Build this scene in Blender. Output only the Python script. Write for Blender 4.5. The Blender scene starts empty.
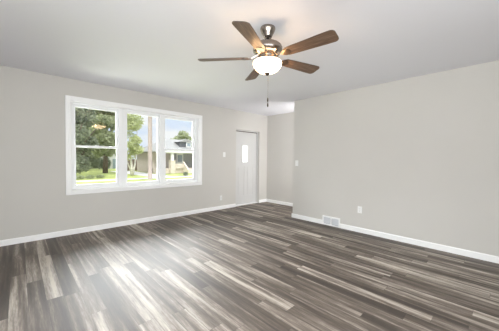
import bpy, math, random
from mathutils import Vector, Matrix

C = bpy.context.scene.collection
SC = bpy.context.scene
rnd = random.Random(7)

# ------------------------------------------------------------------ camera
F_PX, YAW, PITCH, ROLL = 242.75, 0.80988, -0.02859, 0.0112
CAM_Z = 1.2293
fw = Vector((math.cos(YAW)*math.cos(PITCH), math.sin(YAW)*math.cos(PITCH), math.sin(PITCH)))
r0 = Vector((math.sin(YAW), -math.cos(YAW), 0)); u0 = r0.cross(fw)
rt = r0*math.cos(ROLL)+u0*math.sin(ROLL); up = u0*math.cos(ROLL)-r0*math.sin(ROLL)
cd = bpy.data.cameras.new('camera'); cam = bpy.data.objects.new('camera', cd); C.objects.link(cam)
cd.sensor_fit = 'HORIZONTAL'; cd.sensor_width = 36.0; cd.lens = 36.0*F_PX/499.0
cd.clip_start = 0.05; cd.clip_end = 500
m = Matrix((rt, up, -fw)).transposed().to_4x4(); m.translation = Vector((0, 0, CAM_Z))
cam.matrix_world = m
SC.camera = cam

# ------------------------------------------------------------------ exposure
vs = SC.view_settings
vs.view_transform = 'Standard'; vs.look = 'None'; vs.gamma = 1; vs.use_curve_mapping = False
vs.exposure = 0.08

# ------------------------------------------------------------------ sky
SKY_LOW, SKY_HIGH = 1.0, 3.2
w = bpy.data.worlds.new('sky'); SC.world = w; w.use_nodes = True
nt = w.node_tree; nt.nodes.clear()
def N(t, kind, **kw):
    n = t.nodes.new(kind)
    for k, v in kw.items(): setattr(n, k, v)
    return n
def ramp(t, stops, interp='LINEAR'):
    n = N(t, 'ShaderNodeValToRGB'); cr = n.color_ramp; cr.interpolation = interp
    while len(cr.elements) < len(stops): cr.elements.new(0.5)
    for e, (p, c) in zip(cr.elements, stops):
        e.position = p; e.color = (*c, 1) if len(c) == 3 else c
    return n
tc = N(nt, 'ShaderNodeTexCoord'); sx = N(nt, 'ShaderNodeSeparateXYZ')
mp = N(nt, 'ShaderNodeMapping'); mp.inputs['Scale'].default_value = (1, 1, 2.6)
nz = N(nt, 'ShaderNodeTexNoise'); nz.inputs['Scale'].default_value = 5.5; nz.inputs['Detail'].default_value = 5
cl = ramp(nt, [(0.38, (0.74, 0.84, 1.0)), (0.58, (0.97, 0.98, 1.0))])
hi = N(nt, 'ShaderNodeMapRange'); hi.inputs['From Min'].default_value = 0.16; hi.inputs['From Max'].default_value = 0.75
hi.inputs['To Min'].default_value = SKY_LOW; hi.inputs['To Max'].default_value = SKY_HIGH
bg = N(nt, 'ShaderNodeBackground'); wo = N(nt, 'ShaderNodeOutputWorld')
L = nt.links.new
L(tc.outputs['Generated'], sx.inputs[0]); L(tc.outputs['Generated'], mp.inputs[0]); L(mp.outputs[0], nz.inputs['Vector'])
L(nz.outputs['Fac'], cl.inputs[0]); L(sx.outputs['Z'], hi.inputs['Value'])
L(cl.outputs[0], bg.inputs['Color']); L(hi.outputs[0], bg.inputs['Strength']); L(bg.outputs[0], wo.inputs[0])

# ------------------------------------------------------------------ sun, and unseen area lights added to brighten the room
def light(name, kind, energy, color, loc, direction, **kw):
    d = bpy.data.lights.new(name, kind); d.energy = energy; d.color = color
    o = bpy.data.objects.new(name, d); C.objects.link(o); o.location = loc
    o.rotation_euler = Vector(direction).to_track_quat('-Z', 'Y').to_euler()
    for k, v in kw.items(): setattr(d, k, v)
    return o
light('sun', 'SUN', 2.2, (1.0, 0.95, 0.86), (-10, -20, 30), (0.42, 0.62, -0.95), angle=0.02)
FILL_TINT = (0.945, 0.98, 1.0)
light('fill_west', 'AREA', 90, FILL_TINT, (-1.27, -0.25, 1.32), (0.7, 1, -0.1), shape='RECTANGLE', size=2.2, size_y=1.5)  # fill light added in the unseen west wall opening
light('fill_south', 'AREA', 76, FILL_TINT, (0.1, -1.57, 1.32), (0.52, 1, -0.25), shape='RECTANGLE', size=2.2, size_y=1.5)  # unseen area light added behind the camera to lift the window wall
light('fill_hall', 'AREA', 32, (0.98, 0.97, 0.98), (4.36, 2.5, 1.35), (1, 0.6, 0.0), shape='RECTANGLE', size=0.6, size_y=1.8)  # added on the back of the right wall's end to brighten the nook
light('fill_nook', 'AREA', 30, (0.98, 0.97, 0.98), (5.1, 2.4, 1.2), (-1, 0.9, 0.5), shape='RECTANGLE', size=0.6, size_y=1.6)  # made-up source before the solid nook wall, no window there
light('sky_fill_north', 'AREA', 8400, (0.94, 0.97, 1.0), (4.5, 10.0, 6.0), (0, -1, -0.45), shape='RECTANGLE', size=15, size_y=6)  # panel added above the view as extra sky, gives the floor its sheen
light('ground_fill_north', 'AREA', 1050, (0.95, 0.945, 1.0), (-0.5, 7.6, -0.7), (0.4, -0.7, 1), shape='RECTANGLE', size=6, size_y=4)  # panel added low outside, stands in for ground bounce onto the ceiling

# ------------------------------------------------------------------ materials
def mat(name, color=(0.8, 0.8, 0.8), rough=0.5, metal=0.0, spec=0.5, noise=None, bump=None, emit=None):
    """noise=(scale, amount, stretch) varies the colour; bump=(scale, strength)."""
    M = bpy.data.materials.new(name); M.use_nodes = True; t = M.node_tree; t.nodes.clear()
    b = N(t, 'ShaderNodeBsdfPrincipled'); o = N(t, 'ShaderNodeOutputMaterial'); t.links.new(b.outputs[0], o.inputs[0])
    b.inputs['Base Color'].default_value = (*color, 1); b.inputs['Roughness'].default_value = rough
    b.inputs['Metallic'].default_value = metal; b.inputs['Specular IOR Level'].default_value = spec
    if noise or bump: co = N(t, 'ShaderNodeTexCoord')
    if noise:
        mpn = N(t, 'ShaderNodeMapping'); mpn.inputs['Scale'].default_value = noise[2] if len(noise) > 2 else (1, 1, 1)
        n = N(t, 'ShaderNodeTexNoise'); n.inputs['Scale'].default_value = noise[0]; n.inputs['Detail'].default_value = 4
        a = noise[1]
        r = ramp(t, [(0.3, tuple(max(0, c*(1-a)) for c in color)), (0.7, tuple(min(1, c*(1+a)) for c in color))])
        t.links.new(co.outputs['Object'], mpn.inputs[0]); t.links.new(mpn.outputs[0], n.inputs['Vector'])
        t.links.new(n.outputs['Fac'], r.inputs[0]); t.links.new(r.outputs[0], b.inputs['Base Color'])
    if bump:
        n = N(t, 'ShaderNodeTexNoise'); n.inputs['Scale'].default_value = bump[0]; n.inputs['Detail'].default_value = 3
        bp = N(t, 'ShaderNodeBump'); bp.inputs['Strength'].default_value = bump[1]; bp.inputs['Distance'].default_value = 0.01
        t.links.new(co.outputs['Object'], n.inputs['Vector']); t.links.new(n.outputs['Fac'], bp.inputs['Height']); t.links.new(bp.outputs[0], b.inputs['Normal'])
    if emit:
        b.inputs['Emission Color'].default_value = (*emit[0], 1); b.inputs['Emission Strength'].default_value = emit[1]
    return M

MT = {}
MT['wall'] = mat('wall_paint', (0.60, 0.582, 0.545), 0.75, spec=0.25, noise=(1.5, 0.015), bump=(160, 0.05))
MT['ceiling'] = mat('ceiling_paint', (0.815, 0.815, 0.85), 0.85, spec=0.2, bump=(70, 0.12))
MT['trim'] = mat('trim_paint', (0.92, 0.92, 0.91), 0.4, noise=(3, 0.01))
MT['vinyl'] = mat('white_vinyl', (0.92, 0.93, 0.93), 0.35, noise=(3, 0.01))
MT['door'] = mat('door_paint', (0.62, 0.615, 0.60), 0.45, noise=(3, 0.01))
MT['plate'] = mat('white_plastic', (0.85, 0.85, 0.83), 0.3, noise=(5, 0.01))
MT['slot'] = mat('dark_slot', (0.05, 0.05, 0.05), 0.6, noise=(5, 0.1))
MT['duct'] = mat('duct_grey', (0.30, 0.31, 0.33), 0.5, noise=(9, 0.05))
MT['louvre'] = mat('louvre_white', (0.70, 0.71, 0.73), 0.4, noise=(9, 0.01))
MT['nickel'] = mat('brushed_nickel', (0.31, 0.27, 0.235), 0.26, metal=1.0, noise=(40, 0.06, (1, 1, 8)))
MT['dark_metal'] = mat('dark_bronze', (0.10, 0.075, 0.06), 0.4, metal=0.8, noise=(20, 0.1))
MT['edge'] = mat('blade_edge', (0.07, 0.055, 0.045), 0.5, noise=(20, 0.1))

def blade_mat():
    M = bpy.data.materials.new('blade_wood'); M.use_nodes = True; t = M.node_tree
    b = t.nodes['Principled BSDF']; b.inputs['Roughness'].default_value = 0.45
    co = N(t, 'ShaderNodeTexCoord'); mpn = N(t, 'ShaderNodeMapping'); mpn.inputs['Scale'].default_value = (1.6, 26, 5)
    n = N(t, 'ShaderNodeTexNoise'); n.inputs['Scale'].default_value = 3.0; n.inputs['Detail'].default_value = 6; n.inputs['Roughness'].default_value = 0.65
    r = ramp(t, [(0.30, (0.070, 0.040, 0.025)), (0.52, (0.150, 0.092, 0.058)), (0.72, (0.26, 0.175, 0.120))])
    for a, c in ((co.outputs['Object'], mpn.inputs[0]), (mpn.outputs[0], n.inputs['Vector']), (n.outputs['Fac'], r.inputs[0]), (r.outputs[0], b.inputs['Base Color'])): t.links.new(a, c)
    return M
MT['blade'] = blade_mat()

def bowl_mat():
    M = bpy.data.materials.new('frosted_lamp_glass'); M.use_nodes = True; t = M.node_tree
    b = t.nodes['Principled BSDF']; b.inputs['Base Color'].default_value = (0.95, 0.92, 0.86, 1); b.inputs['Roughness'].default_value = 0.25
    co = N(t, 'ShaderNodeTexCoord'); n = N(t, 'ShaderNodeTexNoise'); n.inputs['Scale'].default_value = 14
    r = ramp(t, [(0.3, (1.0, 0.70, 0.44)), (0.7, (1.0, 0.74, 0.49))])
    t.links.new(co.outputs['Object'], n.inputs['Vector']); t.links.new(n.outputs['Fac'], r.inputs[0]); t.links.new(r.outputs[0], b.inputs['Emission Color'])
    b.inputs['Emission Strength'].default_value = 10.0
    return M
MT['bowl'] = bowl_mat()

def glass_mat(name, frosted=False):
    M = bpy.data.materials.new(name); M.use_nodes = True; t = M.node_tree; t.nodes.clear()
    o = N(t, 'ShaderNodeOutputMaterial'); g = N(t, 'ShaderNodeBsdfGlossy'); mx = N(t, 'ShaderNodeMixShader')
    fr = N(t, 'ShaderNodeFresnel'); fr.inputs['IOR'].default_value = 1.45
    if frosted:
        a = N(t, 'ShaderNodeBsdfTranslucent'); a.inputs['Color'].default_value = (0.95, 0.96, 0.97, 1); g.inputs['Roughness'].default_value = 0.3
    else:
        a = N(t, 'ShaderNodeBsdfTransparent'); a.inputs['Color'].default_value = (0.97, 0.98, 0.975, 1); g.inputs['Roughness'].default_value = 0.0
    t.links.new(fr.outputs[0], mx.inputs[0]); t.links.new(a.outputs[0], mx.inputs[1]); t.links.new(g.outputs[0], mx.inputs[2]); t.links.new(mx.outputs[0], o.inputs[0])
    return M
MT['glass'] = glass_mat('window_glass')
MT['frosted'] = glass_mat('frosted_glass', True)

def floor_mat():
    M = bpy.data.materials.new('vinyl_planks'); M.use_nodes = True; t = M.node_tree
    b = t.nodes['Principled BSDF']; K = t.links.new
    co = N(t, 'ShaderNodeTexCoord'); s = N(t, 'ShaderNodeSeparateXYZ'); K(co.outputs['Object'], s.inputs[0])
    def mth(op, a, c=None, d=None):
        n = N(t, 'ShaderNodeMath', operation=op)
        for i, v in enumerate((a, c, d)):
            if v is None: continue
            if isinstance(v, (int, float)): n.inputs[i].default_value = v
            else: K(v, n.inputs[i])
        return n.outputs[0]
    PW, PL = 0.116, 1.22
    u = mth('DIVIDE', mth('ADD', s.outputs['X'], 10.0-1.229+PW*0), PW)
    row = mth('FLOOR', u)
    wr = N(t, 'ShaderNodeTexWhiteNoise', noise_dimensions='1D'); K(mth('ADD', row, 0.37), wr.inputs['W'])
    v = mth('ADD', mth('DIVIDE', mth('ADD', s.outputs['Y'], 20.0), PL), mth('MULTIPLY', wr.outputs['Value'], 7.0))
    col = mth('FLOOR', v)
    cv = N(t, 'ShaderNodeCombineXYZ'); K(mth('ADD', row, 41.0), cv.inputs[0]); K(col, cv.inputs[1])
    wn = N(t, 'ShaderNodeTexWhiteNoise', noise_dimensions='2D'); K(cv.outputs[0], wn.inputs['Vector'])
    # long streaks inside each plank, shifted per plank
    sv = N(t, 'ShaderNodeCombineXYZ')
    K(mth('MULTIPLY', s.outputs['X'], 19.0), sv.inputs[0]); K(mth('MULTIPLY', s.outputs['Y'], 0.9), sv.inputs[1]); K(mth('MULTIPLY', wn.outputs['Value'], 90.0), sv.inputs[2])
    st = N(t, 'ShaderNodeTexNoise'); st.inputs['Scale'].default_value = 1.0; st.inputs['Detail'].default_value = 3; K(sv.outputs[0], st.inputs['Vector'])
    gv = N(t, 'ShaderNodeCombineXYZ')
    K(mth('MULTIPLY', s.outputs['X'], 120.0), gv.inputs[0]); K(mth('MULTIPLY', s.outputs['Y'], 9.0), gv.inputs[1]); K(mth('MULTIPLY', wn.outputs['Value'], 40.0), gv.inputs[2])
    gr = N(t, 'ShaderNodeTexNoise'); gr.inputs['Scale'].default_value = 1.0; gr.inputs['Detail'].default_value = 4; gr.inputs['Roughness'].default_value = 0.7; K(gv.outputs[0], gr.inputs['Vector'])
    tone = mth('ADD', mth('MULTIPLY', wn.outputs['Value'], 0.54), mth('ADD', mth('MULTIPLY', mth('SUBTRACT', st.outputs['Fac'], 0.5), 1.7), mth('MULTIPLY', mth('SUBTRACT', gr.outputs['Fac'], 0.5), 0.8)))
    tone = mth('ADD', tone, 0.22)
    r = ramp(t, [(0.05, (0.046, 0.034, 0.025)), (0.38, (0.098, 0.075, 0.058)), (0.62, (0.190, 0.156, 0.126)), (0.86, (0.40, 0.35, 0.295)), (1.0, (0.52, 0.47, 0.40))])
    K(tone, r.inputs[0])
    # joints
    fu = mth('ABSOLUTE', mth('SUBTRACT', mth('FRACT', u), 0.5)); fv = mth('ABSOLUTE', mth('SUBTRACT', mth('FRACT', v), 0.5))
    gap = mth('MAXIMUM', mth('GREATER_THAN', fu, 0.486), mth('GREATER_THAN', fv, 0.4986))
    mx = N(t, 'ShaderNodeMix', data_type='RGBA'); K(mth('MULTIPLY', gap, 0.55), mx.inputs['Factor']); K(r.outputs[0], mx.inputs['A']); mx.inputs['B'].default_value = (0.045, 0.036, 0.03, 1)
    K(mx.outputs['Result'], b.inputs['Base Color'])
    rr = N(t, 'ShaderNodeMapRange'); rr.inputs['To Min'].default_value = 0.48; rr.inputs['To Max'].default_value = 0.68; K(gr.outputs['Fac'], rr.inputs['Value']); K(rr.outputs[0], b.inputs['Roughness'])
    bp = N(t, 'ShaderNodeBump'); bp.inputs['Strength'].default_value = 0.25; bp.inputs['Distance'].default_value = 0.002
    K(mth('SUBTRACT', gr.outputs['Fac'], mth('MULTIPLY', gap, 1.0)), bp.inputs['Height']); K(bp.outputs[0], b.inputs['Normal'])
    b.inputs['Specular IOR Level'].default_value = 0.85
    return M
MT['floor'] = floor_mat()

# outdoors
MT['lawn'] = mat('lawn_grass', (0.36, 0.40, 0.14), 0.9, spec=0.1, noise=(0.9, 0.35))
MT['asphalt'] = mat('street_asphalt', (0.42, 0.42, 0.41), 0.9, noise=(2, 0.08))
MT['concrete'] = mat('pale_concrete', (0.60, 0.58, 0.54), 0.85, noise=(2, 0.08))
MT['bark'] = mat('bark', (0.13, 0.10, 0.075), 0.9, noise=(6, 0.35, (4, 4, 0.6)), bump=(14, 0.5))
MT['birch'] = mat('birch_bark', (0.66, 0.62, 0.56), 0.8, noise=(5, 0.35, (1, 1, 4)))
MT['pole'] = mat('weathered_pole', (0.40, 0.33, 0.295), 0.85, noise=(4, 0.25, (6, 6, 0.4)))
MT['siding_grey'] = mat('grey_siding', (0.34, 0.34, 0.34), 0.8, noise=(3, 0.08, (0.3, 0.3, 9)))
MT['siding_tan'] = mat('tan_siding', (0.52, 0.46, 0.40), 0.8, noise=(3, 0.08, (0.3, 0.3, 9)))
MT['siding_white'] = mat('white_siding', (0.72, 0.70, 0.67), 0.8, noise=(3, 0.06, (0.3, 0.3, 9)))
MT['dormer_dark'] = mat('dark_shingle_siding', (0.10, 0.105, 0.115), 0.8, noise=(4, 0.15, (1, 1, 4)))
MT['shingle'] = mat('grey_roof_shingles', (0.30, 0.295, 0.285), 0.9, noise=(3, 0.14, (1, 2.5, 2.5)))
MT['dark_shingle'] = mat('brown_roof_shingles', (0.20, 0.17, 0.15), 0.9, noise=(3, 0.14, (1, 2.5, 2.5)))
MT['cream'] = mat('cream_stucco', (0.66, 0.58, 0.50), 0.85, noise=(3, 0.06))
MT['house_trim'] = mat('house_white_trim', (0.80, 0.79, 0.77), 0.6, noise=(3, 0.03))
MT['house_glass'] = mat('house_window_glass', (0.30, 0.35, 0.38), 0.1, noise=(1, 0.2))
MT['fence'] = mat('brown_fence_wood', (0.26, 0.19, 0.15), 0.85, noise=(4, 0.25, (6, 1, 0.6)))
def leaf_mat(name, c1, c2):
    M = bpy.data.materials.new(name); M.use_nodes = True; t = M.node_tree; t.nodes.clear()
    o = N(t, 'ShaderNodeOutputMaterial'); d = N(t, 'ShaderNodeBsdfDiffuse'); tr = N(t, 'ShaderNodeBsdfTranslucent'); mx = N(t, 'ShaderNodeMixShader'); mx.inputs[0].default_value = 0.4
    co = N(t, 'ShaderNodeTexCoord'); n = N(t, 'ShaderNodeTexNoise'); n.inputs['Scale'].default_value = 1.1; n.inputs['Detail'].default_value = 6
    r = ramp(t, [(0.32, c1), (0.68, c2)])
    for a, c in ((co.outputs['Object'], n.inputs['Vector']), (n.outputs['Fac'], r.inputs[0]), (r.outputs[0], d.inputs['Color']), (r.outputs[0], tr.inputs['Color']), (d.outputs[0], mx.inputs[1]), (tr.outputs[0], mx.inputs[2]), (mx.outputs[0], o.inputs[0])): t.links.new(a, c)
    return M
MT['leaf_dark'] = leaf_mat('dark_leaves', (0.19, 0.22, 0.15), (0.40, 0.43, 0.31))
MT['leaf_mid'] = leaf_mat('mid_leaves', (0.30, 0.34, 0.20), (0.56, 0.59, 0.38))
MT['leaf_light'] = leaf_mat('light_leaves', (0.38, 0.43, 0.20), (0.68, 0.70, 0.42))

# ------------------------------------------------------------------ mesh helpers
class MB:
    def __init__(s): s.v = []; s.f = []; s.sm = []; s.mi = []
    def add(s, vs, fs, smooth=False, mi=0):
        o = len(s.v); s.v += [tuple(p) for p in vs]
        for f in fs: s.f.append([i+o for i in f]); s.sm.append(smooth); s.mi.append(mi)
        return s
    def box(s, x0, x1, y0, y1, z0, z1, mi=0):
        p = [(x, y, z) for z in (z0, z1) for y in (y0, y1) for x in (x0, x1)]
        return s.add(p, [(0, 2, 3, 1), (4, 5, 7, 6), (0, 1, 5, 4), (2, 6, 7, 3), (0, 4, 6, 2), (1, 3, 7, 5)], mi=mi)
    def lathe(s, prof, c=(0, 0), n=32, smooth=True):
        vs = []; fs = []
        for r, z in prof:
            for k in range(n):
                a = 2*math.pi*k/n; vs.append((c[0]+r*math.cos(a), c[1]+r*math.sin(a), z))
        for i in range(len(prof)-1):
            for k in range(n):
                k2 = (k+1) % n; fs.append((i*n+k2, i*n+k, (i+1)*n+k, (i+1)*n+k2))
        fs.append(tuple(range(n-1, -1, -1)) if prof[0][1] < prof[-1][1] else tuple(range(n)))
        e = (len(prof)-1)*n
        fs.append(tuple(range(e, e+n)) if prof[0][1] < prof[-1][1] else tuple(range(e+n-1, e-1, -1)))
        return s.add(vs, fs, smooth)
    def tube(s, pts, rad, n=8):
        pts = [Vector(p) for p in pts]; rs = rad if isinstance(rad, (list, tuple)) else [rad]*len(pts)
        vs = []; fs = []
        for i, p in enumerate(pts):
            d = (pts[min(i+1, len(pts)-1)]-pts[max(i-1, 0)]).normalized()
            a = Vector((0, 0, 1)) if abs(d.z) < 0.9 else Vector((1, 0, 0))
            e1 = d.cross(a).normalized(); e2 = d.cross(e1)
            for k in range(n):
                t = 2*math.pi*k/n; vs.append(p+(e1*math.cos(t)+e2*math.sin(t))*rs[i])
        for i in range(len(pts)-1):
            for k in range(n):
                k2 = (k+1) % n; fs.append((i*n+k, i*n+k2, (i+1)*n+k2, (i+1)*n+k))
        fs.append(tuple(range(n-1, -1, -1))); e = (len(pts)-1)*n; fs.append(tuple(range(e, e+n)))
        return s.add(vs, fs, True)
    def prism(s, poly, z0, z1, mi_side=0, mi=0):
        n = len(poly); vs = [(x, y, z0) for x, y in poly]+[(x, y, z1) for x, y in poly]
        s.add(vs, [tuple(range(n-1, -1, -1)), tuple(range(n, 2*n))], mi=mi)
        return s.add(vs, [(i, (i+1) % n, (i+1) % n+n, i+n) for i in range(n)], mi=mi_side)
    def sphere(s, c, r, nu=14, nv=8, sc=(1, 1, 1)):
        prof = [(max(1e-4, math.sin(math.pi*i/nv))*r, -math.cos(math.pi*i/nv)*r) for i in range(nv+1)]
        o = len(s.v); s.lathe(prof, n=nu)
        for i in range(o, len(s.v)):
            x, y, z = s.v[i]; s.v[i] = (c[0]+x*sc[0], c[1]+y*sc[1], c[2]+z*sc[2])
        return s
    def build(s, name, mats, parent=None, bevel=0, loc=None):
        me = bpy.data.meshes.new(name); me.from_pydata(s.v, [], s.f)
        for mm in (mats if isinstance(mats, (list, tuple)) else [mats]): me.materials.append(mm)
        for p, a, i in zip(me.polygons, s.sm, s.mi): p.use_smooth = a; p.material_index = i
        me.update(); o = bpy.data.objects.new(name, me); C.objects.link(o)
        if parent: o.parent = parent
        if loc: o.location = loc
        if bevel:
            b = o.modifiers.new('bevel', 'BEVEL'); b.width = bevel; b.segments = 2; b.limit_method = 'ANGLE'
        return o
def tag(o, label=None, cat=None, group=None, kind=None):
    if label: o['label'] = label
    if cat: o['category'] = cat
    if group: o['group'] = group
    if kind: o['kind'] = kind
    return o
def empty(name, loc=(0, 0, 0), rz=0):
    o = bpy.data.objects.new(name, None); C.objects.link(o); o.location = loc; o.rotation_euler = (0, 0, rz); o.empty_display_size = 0.1
    return o

# ------------------------------------------------------------------ room shell
YN, XE, XF, H = 4.686, 4.181, 5.150, 2.44        # window wall, right wall, nook end wall, ceiling
XW, YS = -1.2, -1.5                             # walls behind the camera
YC = 3.056                                      # free end of the right wall
TH = 0.17
def struct(name, mb, m, label, cat, bevel=0):
    o = mb.build(name, m, bevel=bevel); return tag(o, label, cat, kind='structure')

struct('floor', MB().box(XW-TH, XF+TH, YS-TH, YN+TH, -0.12, 0.0), MT['floor'], 'grey brown wood look plank floor with light and dark boards', 'floor')
struct('ceiling', MB().box(XW-TH, XF+TH, YS-TH, YN+TH, H, H+0.15), MT['ceiling'], 'flat white painted ceiling around the fan', 'ceiling')
# window opening and door opening
WX0, WX1, WZ0, WZ1 = 0.595, 2.915, 0.69, 2.105
DX0, DX1, DZ1 = 3.985, 4.832, 1.965
wn = MB()
wn.box(XW-TH, WX0, YN, YN+TH, 0, H); wn.box(WX1, DX0, YN, YN+TH, 0, H); wn.box(DX1, XF+TH, YN, YN+TH, 0, H)
wn.box(WX0, WX1, YN, YN+TH, 0, WZ0); wn.box(WX0, WX1, YN, YN+TH, WZ1, H); wn.box(DX0, DX1, YN, YN+TH, DZ1, H)
struct('wall_north', wn, MT['wall'], 'long greige wall holding the triple window and entry door', 'wall')
struct('wall_east', MB().box(XE, XE+0.13, YS-TH, YC, 0, H), MT['wall'], 'greige wall on the right with vent register and outlet', 'wall')
struct('wall_nook', MB().box(XF, XF+TH, 1.4, YN, 0, H).box(XE+0.13, XF+TH, 1.3, 1.4, 0, H), MT['wall'], 'short greige wall at the end of the entry nook', 'wall')
ws = MB(); ws.box(XW-TH, -1.05, YS-TH, YS, 0, H).box(1.25, XE, YS-TH, YS, 0, H).box(-1.05, 1.25, YS-TH, YS, 0, 0.55).box(-1.05, 1.25, YS-TH, YS, 2.1, H)  # unseen wall, its opening put in to let light reach the room
struct('wall_south', ws, MT['wall'], 'greige wall behind the viewer with a wide opening added for light', 'wall')
ww = MB(); ww.box(XW-TH, XW, YS, -1.38, 0, H).box(XW-TH, XW, 0.9, YN, 0, H).box(XW-TH, XW, -1.38, 0.9, 0, 0.55).box(XW-TH, XW, -1.38, 0.9, 2.1, H)  # opening made in this unseen wall to admit light from the left
struct('wall_west', ww, MT['wall'], 'greige wall on the left outside the view with an opening added for light', 'wall')

# baseboards (small eased top)
BH, BT = 0.082, 0.014
def bb_x(mb, x0, x1, y, s):   # runs along x, room on side s of y
    mb.add([(x0, y, 0), (x1, y, 0), (x0, y+s*BT, 0), (x1, y+s*BT, 0), (x0, y+s*BT, BH-0.012), (x1, y+s*BT, BH-0.012), (x0, y+s*0.006, BH), (x1, y+s*0.006, BH), (x0, y, BH), (x1, y, BH)],
           [(2, 3, 5, 4), (4, 5, 7, 6), (6, 7, 9, 8), (0, 2, 4, 6, 8), (1, 9, 7, 5, 3), (0, 8, 9, 1), (0, 1, 3, 2)])
def bb_y(mb, y0, y1, x, s):
    mb.add([(x, y0, 0), (x, y1, 0), (x+s*BT, y0, 0), (x+s*BT, y1, 0), (x+s*BT, y0, BH-0.012), (x+s*BT, y1, BH-0.012), (x+s*0.006, y0, BH), (x+s*0.006, y1, BH), (x, y0, BH), (x, y1, BH)],
           [(2, 3, 5, 4), (4, 5, 7, 6), (6, 7, 9, 8), (0, 2, 4, 6, 8), (1, 9, 7, 5, 3), (0, 8, 9, 1), (0, 1, 3, 2)])
VY0, VY1 = 2.006, 2.350        # floor register
b = MB(); bb_x(b, XW, DX0-0.005, YN, -1); bb_x(b, DX1+0.005, XF, YN, -1)
struct('baseboard_north', b, MT['trim'], 'white baseboard under the window and beside the door', 'baseboard')
b = MB(); bb_y(b, YS, VY0, XE, -1); bb_y(b, VY1, YC+BT, XE, -1); bb_x(b, XE, XE+0.13, YC, 1)
struct('baseboard_east', b, MT['trim'], 'white baseboard along the right wall', 'baseboard')
b = MB(); bb_y(b, 1.4, YN-BT, XF, -1)
struct('baseboard_nook', b, MT['trim'], 'white baseboard along the nook end wall', 'baseboard')

# ------------------------------------------------------------------ triple window
win = tag(empty('window_1', (1.75, YN, WZ0)), 'wide white triple window with three panes looking on the street', 'window', kind='structure')
def wpart(mb, name, m, parent=None, bevel=0, label=None):
    o = mb.build(name, m, bevel=bevel); o.parent = parent or win
    o.matrix_parent_inverse = Matrix.Translation(-Vector(win.location))
    if label: o['label'] = label
    return o
CX0, CX1, CZ0, CZ1 = 0.530, 2.980, 0.628, 2.172
c = MB(); y0, y1 = YN-0.020, YN
c.box(CX0, WX0+0.008, y0, y1, CZ0, CZ1).box(WX1-0.008, CX1, y0, y1, CZ0, CZ1).box(WX0+0.008, WX1-0.008, y0, y1, WZ1-0.008, CZ1).box(WX0+0.008, WX1-0.008, y0, y1, CZ0, WZ0+0.008)
# raised inner bead of the moulding
i0, i1 = YN-0.030, YN-0.020
c.box(WX0-0.030, WX0+0.006, i0, i1, WZ0-0.030, WZ1+0.030).box(WX1-0.006, WX1+0.030, i0, i1, WZ0-0.030, WZ1+0.030)
c.box(WX0+0.006, WX1-0.006, i0, i1, WZ1-0.006, WZ1+0.030).box(WX0+0.006, WX1-0.006, i0, i1, WZ0-0.030, WZ0+0.006)
wpart(c, 'casing', MT['trim'], bevel=0.003)
j = MB(); t = 0.012
j.box(WX0, WX0+t, YN, YN+TH, WZ0, WZ1).box(WX1-t, WX1, YN, YN+TH, WZ0, WZ1).box(WX0+t, WX1-t, YN, YN+TH, WZ1-t, WZ1).box(WX0+t, WX1-t, YN, YN+TH, WZ0, WZ0+t)
wpart(j, 'jamb', MT['trim'])
# three units: left and right double hung, the middle one a fixed picture sash; (outer left, outer right, glass left, glass right)
units = [(WX0+t, 1.357, 0.672, 1.262), (1.357, 2.088, 1.447, 2.006), (2.088, WX1-t, 2.172, 2.806)]
FY0, FY1 = YN+0.055, YN+0.135
zf0, zf1 = WZ0+t, WZ1-t
for k, (a, d, g0, g1) in enumerate(units):
    SW = 0.036; fa, fd = g0-SW, g1+SW; fz_ = 0.030
    fr = MB()
    fr.box(a, fa, FY0, FY1, zf0, zf1).box(fd, d, FY0, FY1, zf0, zf1).box(fa, fd, FY0, FY1, zf1-fz_, zf1).box(fa, fd, FY0, FY1, zf0, zf0+fz_)
    wpart(fr, 'window_frame', MT['vinyl'], bevel=0.003)
    z2, z3 = zf0+fz_, zf1-fz_
    def sash(z0, z1, yy, top, bot):
        th = 0.028
        s_ = MB().box(fa, g0, yy, yy+th, z0, z1).box(g1, fd, yy, yy+th, z0, z1).box(g0, g1, yy, yy+th, z1-top, z1).box(g0, g1, yy, yy+th, z0, z0+bot)
        so = wpart(s_, 'sash', MT['vinyl'], bevel=0.003)
        MB().box(g0-0.004, g1+0.004, yy+0.012, yy+0.016, z0+bot-0.004, z1-top+0.004).build('pane', MT['glass'], so)
        return so
    if k == 1:
        sash(z2, z3, YN+0.085, 0.034, 0.036)
    else:
        mid = 1.398
        sash(mid-0.020, z3, YN+0.102, 0.034, 0.036)
        lo = sash(z2, mid+0.016, YN+0.070, 0.036, 0.044)
        MB().box((g0+g1)/2-0.03, (g0+g1)/2+0.03, YN+0.074, YN+0.096, mid+0.016, mid+0.026).build('sash_lock', MT['vinyl'], lo, bevel=0.003)

# ------------------------------------------------------------------ entry door (recessed)
door = tag(empty('door_1', ((DX0+DX1)/2, YN+0.10, 0)), 'white entry door with a small glowing vertical window', 'door', kind='structure')
def dpart(mb, name, m, bevel=0, parent=None):
    o = mb.build(name, m, bevel=bevel); o.parent = parent or door
    if not parent: o.matrix_parent_inverse = Matrix.Translation(-Vector(door.location))
    return o
jb = MB(); jt = 0.02
jb.box(DX0, DX0+jt, YN+0.06, YN+TH, 0, DZ1).box(DX1-jt, DX1, YN+0.06, YN+TH, 0, DZ1).box(DX0+jt, DX1-jt, YN+0.06, YN+TH, DZ1-jt, DZ1)
dpart(jb, 'door_jamb', MT['door'])
dpart(MB().box(DX0+jt, DX1-jt, YN+0.02, YN+TH, 0, 0.018), 'threshold', MT['trim'], bevel=0.004)
sx0, sx1, sz0, sz1 = DX0+jt+0.003, DX1-jt-0.003, 0.022, DZ1-jt-0.016
dpart(MB().box(DX0+jt, DX1-jt, YN+0.075, YN+TH, DZ1-jt-0.016, DZ1-jt), 'head_shadow_strip', MT['dark_metal'])  # dark strip put in as the shadow line under the door head
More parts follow.
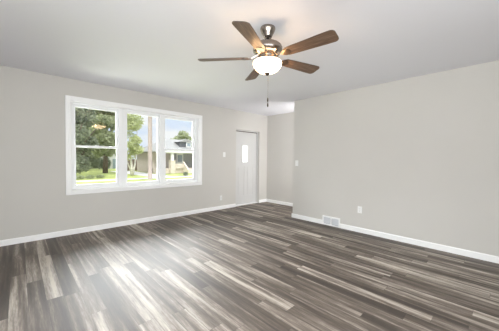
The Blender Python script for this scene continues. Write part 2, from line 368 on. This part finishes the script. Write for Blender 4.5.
gx0, gx1, gz0, gz1 = 4.298, 4.475, 1.14, 1.575
dy0, dy1 = YN+0.100, YN+0.144
sl = MB()
sl.box(sx0, gx0, dy0, dy1, gz0, gz1).box(gx1, sx1, dy0, dy1, gz0, gz1).box(sx0, sx1, dy0, dy1, gz1, sz1)
# lower part with two long recessed panels
px = [(sx0+0.12, (sx0+sx1)/2-0.045), ((sx0+sx1)/2+0.045, sx1-0.12)]
pz0, pz1 = 0.24, 1.03
sl.box(sx0, sx1, dy0, dy1, sz0, pz0).box(sx0, sx1, dy0, dy1, pz1, gz0)
sl.box(sx0, px[0][0], dy0, dy1, pz0, pz1).box(px[0][1], px[1][0], dy0, dy1, pz0, pz1).box(px[1][1], sx1, dy0, dy1, pz0, pz1)
for a, d in px:
    sl.box(a, d, dy0+0.008, dy1, pz0, pz1); sl.box(a+0.035, d-0.035, dy0+0.002, dy0+0.008, pz0+0.035, pz1-0.035)
slab = dpart(sl, 'door_slab', MT['door'])
fm = MB(); q = 0.022
fm.box(gx0-q, gx0, dy0-0.010, dy0, gz0-q, gz1+q).box(gx1, gx1+q, dy0-0.010, dy0, gz0-q, gz1+q).box(gx0, gx1, dy0-0.010, dy0, gz1, gz1+q).box(gx0, gx1, dy0-0.010, dy0, gz0-q, gz0)
dpart(fm, 'glass_frame', MT['door'], bevel=0.003)
dpart(MB().box(gx0-0.001, gx1+0.001, dy0+0.018, dy0+0.022, gz0-0.001, gz1+0.001), 'frosted_pane', MT['frosted'])

# ------------------------------------------------------------------ ceiling fan
FX, FYc = 1.687, 1.546
fan = tag(empty('ceiling_fan', (FX, FYc, H)), 'five blade ceiling fan with dark wood blades and lit glass bowl', 'ceiling fan')
def fz(z): return z-H
def lat(name, prof, m, parent=fan, n=36):
    return MB().lathe([(r, fz(z)) for r, z in prof], n=n).build(name, m, parent)
lat('canopy', [(0.068, 2.4399), (0.070, 2.428), (0.066, 2.412), (0.052, 2.384), (0.040, 2.362), (0.036, 2.350)], MT['nickel'])
lat('downrod', [(0.014, 2.351), (0.014, 2.318), (0.030, 2.316), (0.032, 2.300), (0.026, 2.294)], MT['nickel'])
lat('motor_housing', [(0.030, 2.298), (0.085, 2.294), (0.115, 2.284), (0.128, 2.272), (0.130, 2.268), (0.130, 2.260), (0.136, 2.256), (0.136, 2.226), (0.130, 2.218), (0.124, 2.210), (0.112, 2.200), (0.092, 2.192), (0.080, 2.190)], MT['nickel'])
lat('switch_housing', [(0.080, 2.191), (0.074, 2.173), (0.072, 2.158), (0.080, 2.144), (0.094, 2.134), (0.094, 2.118)], MT['nickel'])
bowl = lat('lamp_shade', [(0.092, 2.136), (0.112, 2.134), (0.127, 2.127), (0.133, 2.116), (0.131, 2.103), (0.124, 2.084), (0.110, 2.064), (0.090, 2.046), (0.064, 2.033), (0.034, 2.026), (0.012, 2.024)], MT['bowl'])
lat('finial', [(0.010, 2.028), (0.026, 2.026), (0.027, 2.021), (0.018, 2.014), (0.010, 2.005), (0.003, 2.001)], MT['dark_metal'], n=20)
ch = MB(); ch.tube([(0.012, 0.0, fz(2.036)), (0.012, 0.0, fz(1.80))], 0.0011, 6)
for k in range(24): ch.sphere((0.012, 0, fz(2.03-k*0.0096)), 0.0019, 6, 4)
pc = ch.build('pull_chain', MT['nickel'], fan)
kb = MB(); kb.lathe([(0.002, fz(1.802)), (0.005, fz(1.798)), (0.0065, fz(1.775)), (0.005, fz(1.765)), (0.002, fz(1.762)), (0.002, fz(1.752)), (0.006, fz(1.748)), (0.0075, fz(1.725)), (0.004, fz(1.715))], (0.012, 0), 12)
kb.build('pull_knob', MT['dark_metal'], pc)
for k in range(5):      # added point lights just outside the bowl, warming the blade roots
    a = 3.568+k*2*math.pi/5
    lb = bpy.data.lights.new('blade_fill', 'POINT'); lb.energy = 0.95; lb.color = (1.0, 0.58, 0.26); lb.shadow_soft_size = 0.012
    lo_ = bpy.data.objects.new('blade_fill', lb); C.objects.link(lo_); lo_.parent = fan; lo_.location = (0.150*math.cos(a), 0.150*math.sin(a), fz(2.106))
BP = 3.575; PITCH_B = math.radians(13.5)
def outline():
    pts = []; x0, x1, w0, w1 = 0.180, 0.647, 0.051, 0.069
    rr = 0.036
    def wid(x): return w0+(w1-w0)*min(1, (x-x0)/(0.40))
    pts += [(x0, -0.030), (x0+0.03, -w0)]
    for k in range(1, 8): pts.append((x0+0.03+(x1-rr-x0-0.03)*k/7, -wid(x0+0.03+(x1-rr-x0-0.03)*k/7)))
    for k in range(1, 7): a = -math.pi/2+math.pi/2*k/6; pts.append((x1-rr+rr*math.cos(a), -w1+rr+rr*math.sin(a)))
    for k in range(0, 6): a = math.pi/2*k/6; pts.append((x1-rr+rr*math.cos(a), w1-rr+rr*math.sin(a)))
    for k in range(7, 0, -1): pts.append((x0+0.03+(x1-rr-x0-0.03)*k/7, wid(x0+0.03+(x1-rr-x0-0.03)*k/7)))
    pts += [(x0+0.03, w0), (x0, 0.030)]
    return pts
blade_me = None
for k in range(5):
    a = BP+k*2*math.pi/5
    if k == 0:
        o = MB().prism(outline(), -0.003, 0.003, 1, 0).build('blade', [MT['blade'], MT['edge']], fan, bevel=0.001)
        br = MB()
        # forked bracket: arm from the motor to a spade plate under the blade root
        br.add([(0.085, -0.020, 0.034), (0.085, 0.020, 0.034), (0.150, -0.014, 0.002), (0.150, 0.014, 0.002), (0.150, 0.014, -0.008), (0.150, -0.014, -0.008), (0.085, 0.020, 0.022), (0.085, -0.020, 0.022)],
               [(0, 2, 3, 1), (1, 3, 4, 6), (6, 4, 5, 7), (7, 5, 2, 0), (0, 1, 6, 7), (2, 5, 4, 3)])
        bo = br.build('blade_bracket', MT['nickel'], o)
        so = MB().prism([(0.150, -0.014), (0.185, -0.036), (0.215, -0.040), (0.238, -0.024), (0.246, 0.0), (0.238, 0.024), (0.215, 0.040), (0.185, 0.036), (0.150, 0.014)], -0.0085, -0.0032).build('bracket_plate', MT['dark_metal'], o)
        blade_me = (o, bo, so)
    else:
        o = blade_me[0].copy(); C.objects.link(o); o.parent = fan
        for ch_ in blade_me[1:]:
            cc = ch_.copy(); C.objects.link(cc); cc.parent = o
    o.location = (0, 0, fz(2.167))
    o.rotation_euler = (Matrix.Rotation(math.radians(-1.2), 3, Vector((0.69, 0.72, 0))) @ Matrix.Rotation(a, 3, 'Z') @ Matrix.Rotation(-PITCH_B, 3, 'X')).to_euler()

# ------------------------------------------------------------------ switches, outlets, floor register
def plate(kind, name, loc, rz, label, cat, group):
    r = tag(empty(name, loc, rz), label, cat, group)        # local: x across, -y into the room, z up
    MB().box(-0.036, 0.036, -0.006, 0, -0.058, 0.058).build('cover_plate', MT['plate'], r, bevel=0.0025)
    if kind == 'switch':
        MB().add([(-0.006, -0.006, -0.012), (0.006, -0.006, -0.012), (0.006, -0.006, 0.012), (-0.006, -0.006, 0.012), (-0.005, -0.016, 0.004), (0.005, -0.016, 0.004), (0.005, -0.014, 0.011), (-0.005, -0.014, 0.011)],
                 [(0, 1, 5, 4), (1, 2, 6, 5), (2, 3, 7, 6), (3, 0, 4, 7), (4, 5, 6, 7)]).build('toggle', MT['plate'], r)
        for z in (-0.03, 0.03): tube = MB().tube([(0, -0.0055, z), (0, -0.0075, z)], 0.003, 8).build('screw', MT['louvre'], r)
    else:
        for z in (-0.020, 0.020):
            s_ = MB().prism([(0.0165*math.cos(2*math.pi*q/20), 0.0145*math.sin(2*math.pi*q/20)) for q in range(20)], 0, 0.003)
            s_.v = [(x, -0.0055-zz, z+y) for x, y, zz in s_.v]
            so = s_.build('socket', MT['plate'], r)
            MB().box(-0.007, -0.005, -0.0092, -0.0084, z-0.001, z+0.007).box(0.005, 0.007, -0.0092, -0.0084, z-0.001, z+0.006).box(-0.002, 0.002, -0.0092, -0.0084, z-0.009, z-0.005).build('slots', MT['slot'], so)
        MB().tube([(0, -0.0055, 0), (0, -0.0075, 0)], 0.003, 8).build('screw', MT['louvre'], r)
    return r
R90 = -math.pi/2
plate('switch', 'light_switch', (3.612, YN, 1.318), 0, 'white light switch on window wall just left of the entry door', 'light switch', 'wall plates')
plate('outlet', 'wall_outlet', (3.520, YN, 0.275), 0, 'white power outlet low on window wall just left of the entry door', 'outlet', 'wall plates')
plate('switch', 'light_switch', (XE, 2.968, 1.145), R90, 'white light switch near free end of the right wall', 'light switch', 'wall plates')
plate('outlet', 'wall_outlet', (XE, 1.668, 0.384), R90, 'white power outlet on right wall right of the floor vent', 'outlet', 'wall plates')

vent = tag(empty('vent_register', (XE, (VY0+VY1)/2, 0.0), R90), 'white metal vent register with two louvred grilles at base of right wall', 'vent')
hw, vh = (VY1-VY0)/2, 0.172
f_ = MB(); bd = 0.024; yf = -0.022
f_.box(-hw, -hw+bd, yf, 0, 0.002, vh).box(hw-bd, hw, yf, 0, 0.002, vh).box(-hw+bd, hw-bd, yf, 0, vh-bd, vh).box(-hw+bd, hw-bd, yf, 0, 0.002, 0.002+bd).box(-0.011, 0.011, yf, 0, 0.002+bd, vh-bd)
f_.build('register_frame', MT['trim'], vent, bevel=0.003)
MB().box(-hw+bd, hw-bd, -0.004, -0.001, 0.026, vh-bd).build('back_plate', MT['duct'], vent)
for x0, x1 in ((-hw+bd, -0.011), (0.011, hw-bd)):
    lv = MB(); n = 9
    for k in range(n):
        z = 0.030+(vh-bd-0.036)*(k+0.3)/n
        lv.add([(x0, yf+0.003, z), (x1, yf+0.003, z), (x1, -0.006, z+0.0115), (x0, -0.006, z+0.0115), (x0, yf+0.003, z+0.0015), (x1, yf+0.003, z+0.0015), (x1, -0.006, z+0.013), (x0, -0.006, z+0.013)],
               [(0, 3, 2, 1), (4, 5, 6, 7), (0, 1, 5, 4), (2, 3, 7, 6), (0, 4, 7, 3), (1, 2, 6, 5)])
    lv.build('grille', MT['louvre'], vent)
MB().box(-0.004, 0.004, yf-0.010, yf, 0.085, 0.115).build('damper_lever', MT['trim'], vent, bevel=0.001)

# ------------------------------------------------------------------ outdoors
GZ = -0.80
struct('ground', MB().box(-60, 90, YN+TH+0.02, 110, GZ-0.3, GZ), MT['lawn'], 'yellow green lawns on both sides of the street', 'lawn')
struct('trim_1', MB().box(-60, 90, 12.5, 21.0, GZ, GZ+0.012), MT['asphalt'], 'pale grey street beyond the window', 'street')
struct('trim_2', MB().box(-60, 90, 23.2, 24.4, GZ, GZ+0.03), MT['concrete'], 'pale concrete sidewalk across the street', 'sidewalk')
struct('trim_3', MB().prism([(10.0, 24.4), (12.0, 24.4), (12.0, 38), (9.2, 38)], GZ, GZ+0.025), MT['concrete'], 'pale concrete driveway beside the grey roofed house', 'driveway')

def leaves(mb, blobs, n, size, seed):
    r = random.Random(seed); tot = sum(a*b_*c_ for *_, a, b_, c_ in blobs)
    for (x, y, z, a, b_, c_) in blobs:
        for _ in range(int(n*a*b_*c_/tot)+1):
            while True:
                p = Vector((r.uniform(-1, 1), r.uniform(-1, 1), r.uniform(-1, 1)))
                if 0.25 < p.length < 1: break
            p = p*(0.75+0.25*r.random())/max(0.001, p.length)**0.35
            c0 = Vector((x+p.x*a, y+p.y*b_, z+p.z*c_))
            d1 = Vector((r.gauss(0, 1), r.gauss(0, 1), r.gauss(0, 0.7))).normalized(); d2 = d1.cross(Vector((r.gauss(0, 1), r.gauss(0, 1), r.gauss(0, 1)))).normalized()
            s1 = size*r.uniform(0.7, 1.3); s2 = s1*0.6
            mb.add([c0-d1*s1, c0+d2*s2*0.9, c0+d1*s1, c0-d2*s2*0.9], [(0, 1, 2, 3)])
    return mb
def tree(name, x, y, label, leaf, bark, blobs, n, size, trunk, seed, group=None, cat='tree'):
    root = tag(empty(name, (x, y, GZ)), label, cat, group)
    if trunk:
        t_ = MB()
        for pts, rs in trunk: t_.tube(pts, rs, 8)
        t_.build('trunk', bark, root)
    leaves(MB(), blobs, n, size, seed).build('foliage', leaf, root)
    return root
def crown(r, spread, z0, z1, k, rad):
    out = []
    for _ in range(k):
        f = r.random(); z = z0+(z1-z0)*f; s = spread*(1-0.6*abs(f-0.4))
        a = r.uniform(0, 6.28); d = s*math.sqrt(r.random()); rr = rad*r.uniform(0.7, 1.2)
        out.append((d*math.cos(a), d*math.sin(a), z, rr, rr, rr*0.8))
    return out
rr = random.Random(3)
def big_trunk(h, rad, r):
    T = [([(0, 0, 0), (0.05, 0, h*0.25), (-0.05, 0.05, h*0.5), (0.1, 0, h*0.8)], [rad*1.3, rad, rad*0.75, rad*0.3])]
    for k in range(5):
        a = r.uniform(0, 6.28); z = h*r.uniform(0.25, 0.5)
        T.append(([(0, 0, z), (math.cos(a)*h*0.14, math.sin(a)*h*0.14, z+h*0.12), (math.cos(a)*h*0.26, math.sin(a)*h*0.26, z+h*0.28)], [rad*0.5, rad*0.35, rad*0.12]))
    return T
grp = 'leafy trees across the street'
tree('leafy_tree', 3.7, 29.0, 'dark green tree at far left across the street', MT['leaf_dark'], MT['bark'], crown(rr, 1.75, 0.9, 9.5, 44, 1.0), 11000, 0.17, big_trunk(8.5, 0.26, rr), 11, grp)
tree('leafy_tree', 7.9, 34.6, 'mid green tree filling the right part of left pane', MT['leaf_mid'], MT['bark'], crown(rr, 1.75, 2.6, 10.5, 60, 0.95), 12500, 0.17, big_trunk(9.5, 0.24, rr), 12, grp)
tree('leafy_tree', 6.6, 41.2, 'dark tree behind the two front trees in left pane', MT['leaf_dark'], MT['bark'], crown(rr, 2.3, 0.6, 11.5, 50, 1.3), 11000, 0.21, big_trunk(10, 0.3, rr), 13, grp)
tree('birch_tree', 9.15, 28.6, 'light green birch with pale trunks seen in the middle pane', MT['leaf_light'], MT['birch'],
     crown(rr, 1.05, 1.7, 6.8, 34, 0.66), 4200, 0.12,
     [([(0, 0, 0), (-0.05, 0, 1.2), (-0.25, 0, 3), (-0.3, 0, 5.2)], [0.17, 0.13, 0.08, 0.03]), ([(0.05, 0, 0), (0.3, 0, 1.2), (0.55, 0.1, 3), (0.6, 0.1, 5)], [0.14, 0.1, 0.07, 0.03]),
      ([(-0.05, 0, 0.3), (-0.4, 0.1, 1.4), (-0.7, 0.1, 3)], [0.1, 0.07, 0.03])], 14)
tree('leafy_tree', 22.4, 43, 'rounded green tree rising behind the grey house roof', MT['leaf_mid'], MT['bark'], crown(rr, 1.9, 3.6, 6.4, 16, 1.0), 3000, 0.2, big_trunk(5.5, 0.2, rr), 15, grp)
for k, (x, y, lab) in enumerate(((4.0, 26.2, 'low shrub by far left of the window across the street'), (4.8, 26.3, 'low shrub second from left across the street'), (5.6, 26.4, 'low shrub third from left across the street'))):
    tree('low_shrub', x, y, lab, MT['leaf_mid'], MT['bark'], [(0, 0, 0.16, 0.42, 0.3, 0.2)], 240, 0.07, None, 30+k, 'low shrubs on the far lawn', 'shrub')
tree('low_shrub', 13.75, 24.9, 'small dark shrub on the lawn before the grey house steps', MT['leaf_dark'], MT['bark'], [(0, 0, 0.2, 0.32, 0.3, 0.26)], 260, 0.07, None, 40, None, 'shrub')
tree('garden_bush', 4.2, 33.2, 'dark bush under the far left tree across the street', MT['leaf_dark'], MT['bark'], [(0, 0, 0.6, 0.9, 0.6, 0.65)], 600, 0.11, None, 50, None, 'bush')

tree('hedge', 8.6, 46.2, 'long dark green hedge beyond the trees in left pane', MT['leaf_dark'], MT['bark'], [(-2.2+0.55*q, 0, 0.95, 0.7, 0.55, 1.05) for q in range(9)], 5200, 0.13, None, 60, None, 'hedge')

pole = tag(empty('utility_pole', (8.78, 22.5, GZ)), 'tall weathered wooden utility pole at the street edge', 'utility pole')
MB().lathe([(0.195, 0), (0.185, 1.5), (0.175, 5), (0.15, 10)], n=16).build('shaft', MT['pole'], pole)
MB().box(-1.1, 1.1, -0.16, -0.06, 9.2, 9.35).build('crossarm', MT['pole'], pole)

# house with porch
hs = tag(empty('porch_house', (16, 32, GZ)), 'house with grey hip roof, dormer and columned front porch', 'house')
def hp(mb, name, m, parent=None, label=None):
    o = mb.build(name, m); o.parent = parent or hs
    if not parent: o.matrix_parent_inverse = Matrix.Translation(-Vector(hs.location))
    if label: o['label'] = label
    return o
hp(MB().box(12.6, 15.2, 31.4, 37.2, GZ, 2.0), 'wall', MT['siding_tan'], label='tan side wall left of the porch')
hp(MB().box(15.2, 24, 31.9, 37.2, GZ, 2.0), 'wall', MT['siding_grey'])
hp(MB().box(12.6, 24, 29.8, 31.9, GZ, -0.18), 'porch_floor', MT['cream'])
rf = MB(); e = 2.02
P = [(12.1, 29.4, e), (24.6, 29.4, e), (24.6, 37.7, e), (12.1, 37.7, e), (15.3, 33.5, 3.92), (21.5, 33.5, 3.92)]
rf.add(P+[(x, y, z-0.1) for x, y, z in P[:4]], [(0, 1, 5, 4), (1, 2, 5), (2, 3, 4, 5), (3, 0, 4), (6, 9, 8, 7), (0, 6, 7, 1), (1, 7, 8, 2), (2, 8, 9, 3), (3, 9, 6, 0)])
hp(rf, 'roof', MT['shingle'])
hp(MB().box(13.2, 24.2, 29.55, 29.8, 1.80, 2.02).box(12.15, 24.5, 29.34, 29.42, 1.90, 2.06), 'porch_beam', MT['house_trim'])
for x in (14.45, 19.5):
    col = hp(MB().box(x-0.17, x+0.17, 29.6, 29.9, 0.80, 1.82), 'porch_column', MT['house_trim'])
    MB().box(x-0.33, x+0.33, 29.45, 30.05, GZ, 0.80).box(x-0.37, x+0.37, 29.41, 30.09, 0.80, 0.88).build('column_pier', MT['cream'], col)
dr = hp(MB().box(16.15, 17.15, 31.84, 31.92, -0.18, 1.86), 'front_door', MT['house_trim'])
MB().box(16.3, 17.0, 31.82, 31.85, 0.65, 1.6).build('door_pane', MT['house_glass'], dr)
st = MB()
for k in range(4): st.box(16.2, 17.5, 29.8-0.3*(k+1), 29.8-0.3*k, GZ, -0.18-0.155*(k+0.5))
hp(st, 'front_steps', MT['concrete'])
for x in (16.0, 17.5):
    ck = MB().add([(x, 29.8, GZ), (x+0.2, 29.8, GZ), (x, 28.4, GZ), (x+0.2, 28.4, GZ), (x, 29.8, 0.72), (x+0.2, 29.8, 0.72), (x, 28.4, -0.3), (x+0.2, 28.4, -0.3)], [(0, 2, 3, 1), (4, 5, 7, 6), (0, 1, 5, 4), (2, 6, 7, 3), (0, 4, 6, 2), (1, 3, 7, 5)])
    hp(ck, 'step_cheek', MT['cream'])
hp(MB().box(14.85, 16.0, 29.6, 29.85, -0.18, 0.45), 'porch_parapet', MT['cream'])
dm = hp(MB().box(16.1, 18.0, 30.9, 33.2, 2.3, 3.45), 'dormer', MT['dormer_dark'])
MB().add([(15.95, 30.7, 3.42), (18.15, 30.7, 3.42), (17.05, 30.7, 3.85), (15.95, 33.4, 3.42), (18.15, 33.4, 3.42), (17.05, 33.4, 3.85)], [(0, 1, 2), (5, 4, 3), (0, 2, 5, 3), (1, 4, 5, 2), (0, 3, 4, 1)]).build('dormer_roof', MT['shingle'], dm)
MB().box(17.08, 17.85, 30.82, 30.92, 2.72, 3.42).build('dormer_window', MT['house_trim'], dm)
MB().box(17.2, 17.73, 30.79, 30.83, 2.85, 3.3).build('dormer_pane', MT['house_glass'], dm)

wh = tag(empty('white_garage', (12.1, 50, GZ)), 'small white gabled garage glimpsed between the trees across the street', 'garage')
def whp(mb, name, m):
    o = mb.build(name, m); o.parent = wh; o.matrix_parent_inverse = Matrix.Translation(-Vector(wh.location)); return o
whp(MB().box(11.0, 13.3, 47.5, 53, GZ, 1.2).add([(11.0, 47.5, 1.2), (13.3, 47.5, 1.2), (12.15, 47.5, 2.3), (11.0, 47.7, 1.2), (13.3, 47.7, 1.2), (12.15, 47.7, 2.3)], [(0, 1, 2), (3, 5, 4), (0, 2, 5, 3), (1, 4, 5, 2)]), 'wall', MT['siding_white'])
whp(MB().add([(10.8, 47.3, 1.1), (12.15, 47.3, 2.4), (13.5, 47.3, 1.1), (10.8, 53.2, 1.1), (12.15, 53.2, 2.4), (13.5, 53.2, 1.1), (10.8, 47.3, 1.2), (12.15, 47.3, 2.5), (13.5, 47.3, 1.2), (10.8, 53.2, 1.2), (12.15, 53.2, 2.5), (13.5, 53.2, 1.2)],
    [(6, 7, 10, 9), (7, 8, 11, 10), (0, 3, 4, 1), (1, 4, 5, 2), (0, 1, 7, 6), (1, 2, 8, 7), (3, 9, 10, 4), (4, 10, 11, 5), (0, 6, 9, 3), (2, 5, 11, 8)]), 'roof', MT['dark_shingle'])
whp(MB().box(12.0, 12.7, 47.42, 47.5, GZ, 0.9), 'garage_door', MT['house_glass'])

fn = tag(empty('board_fence', (13.1, 39.5, GZ)), 'brown wooden fence behind the birch and driveway', 'fence')
fb = MB(); x = -1.7
while x < 1.2: fb.box(x, x+0.17, -0.02, 0.02, 0, 1.7+0.02*rnd.random()); x += 0.18
fb.build('boards', MT['fence'], fn)
for x in (-1.7, -0.2, 1.2): MB().box(x-0.06, x+0.06, 0.02, 0.14, 0, 1.75).build('fence_post', MT['fence'], fn)
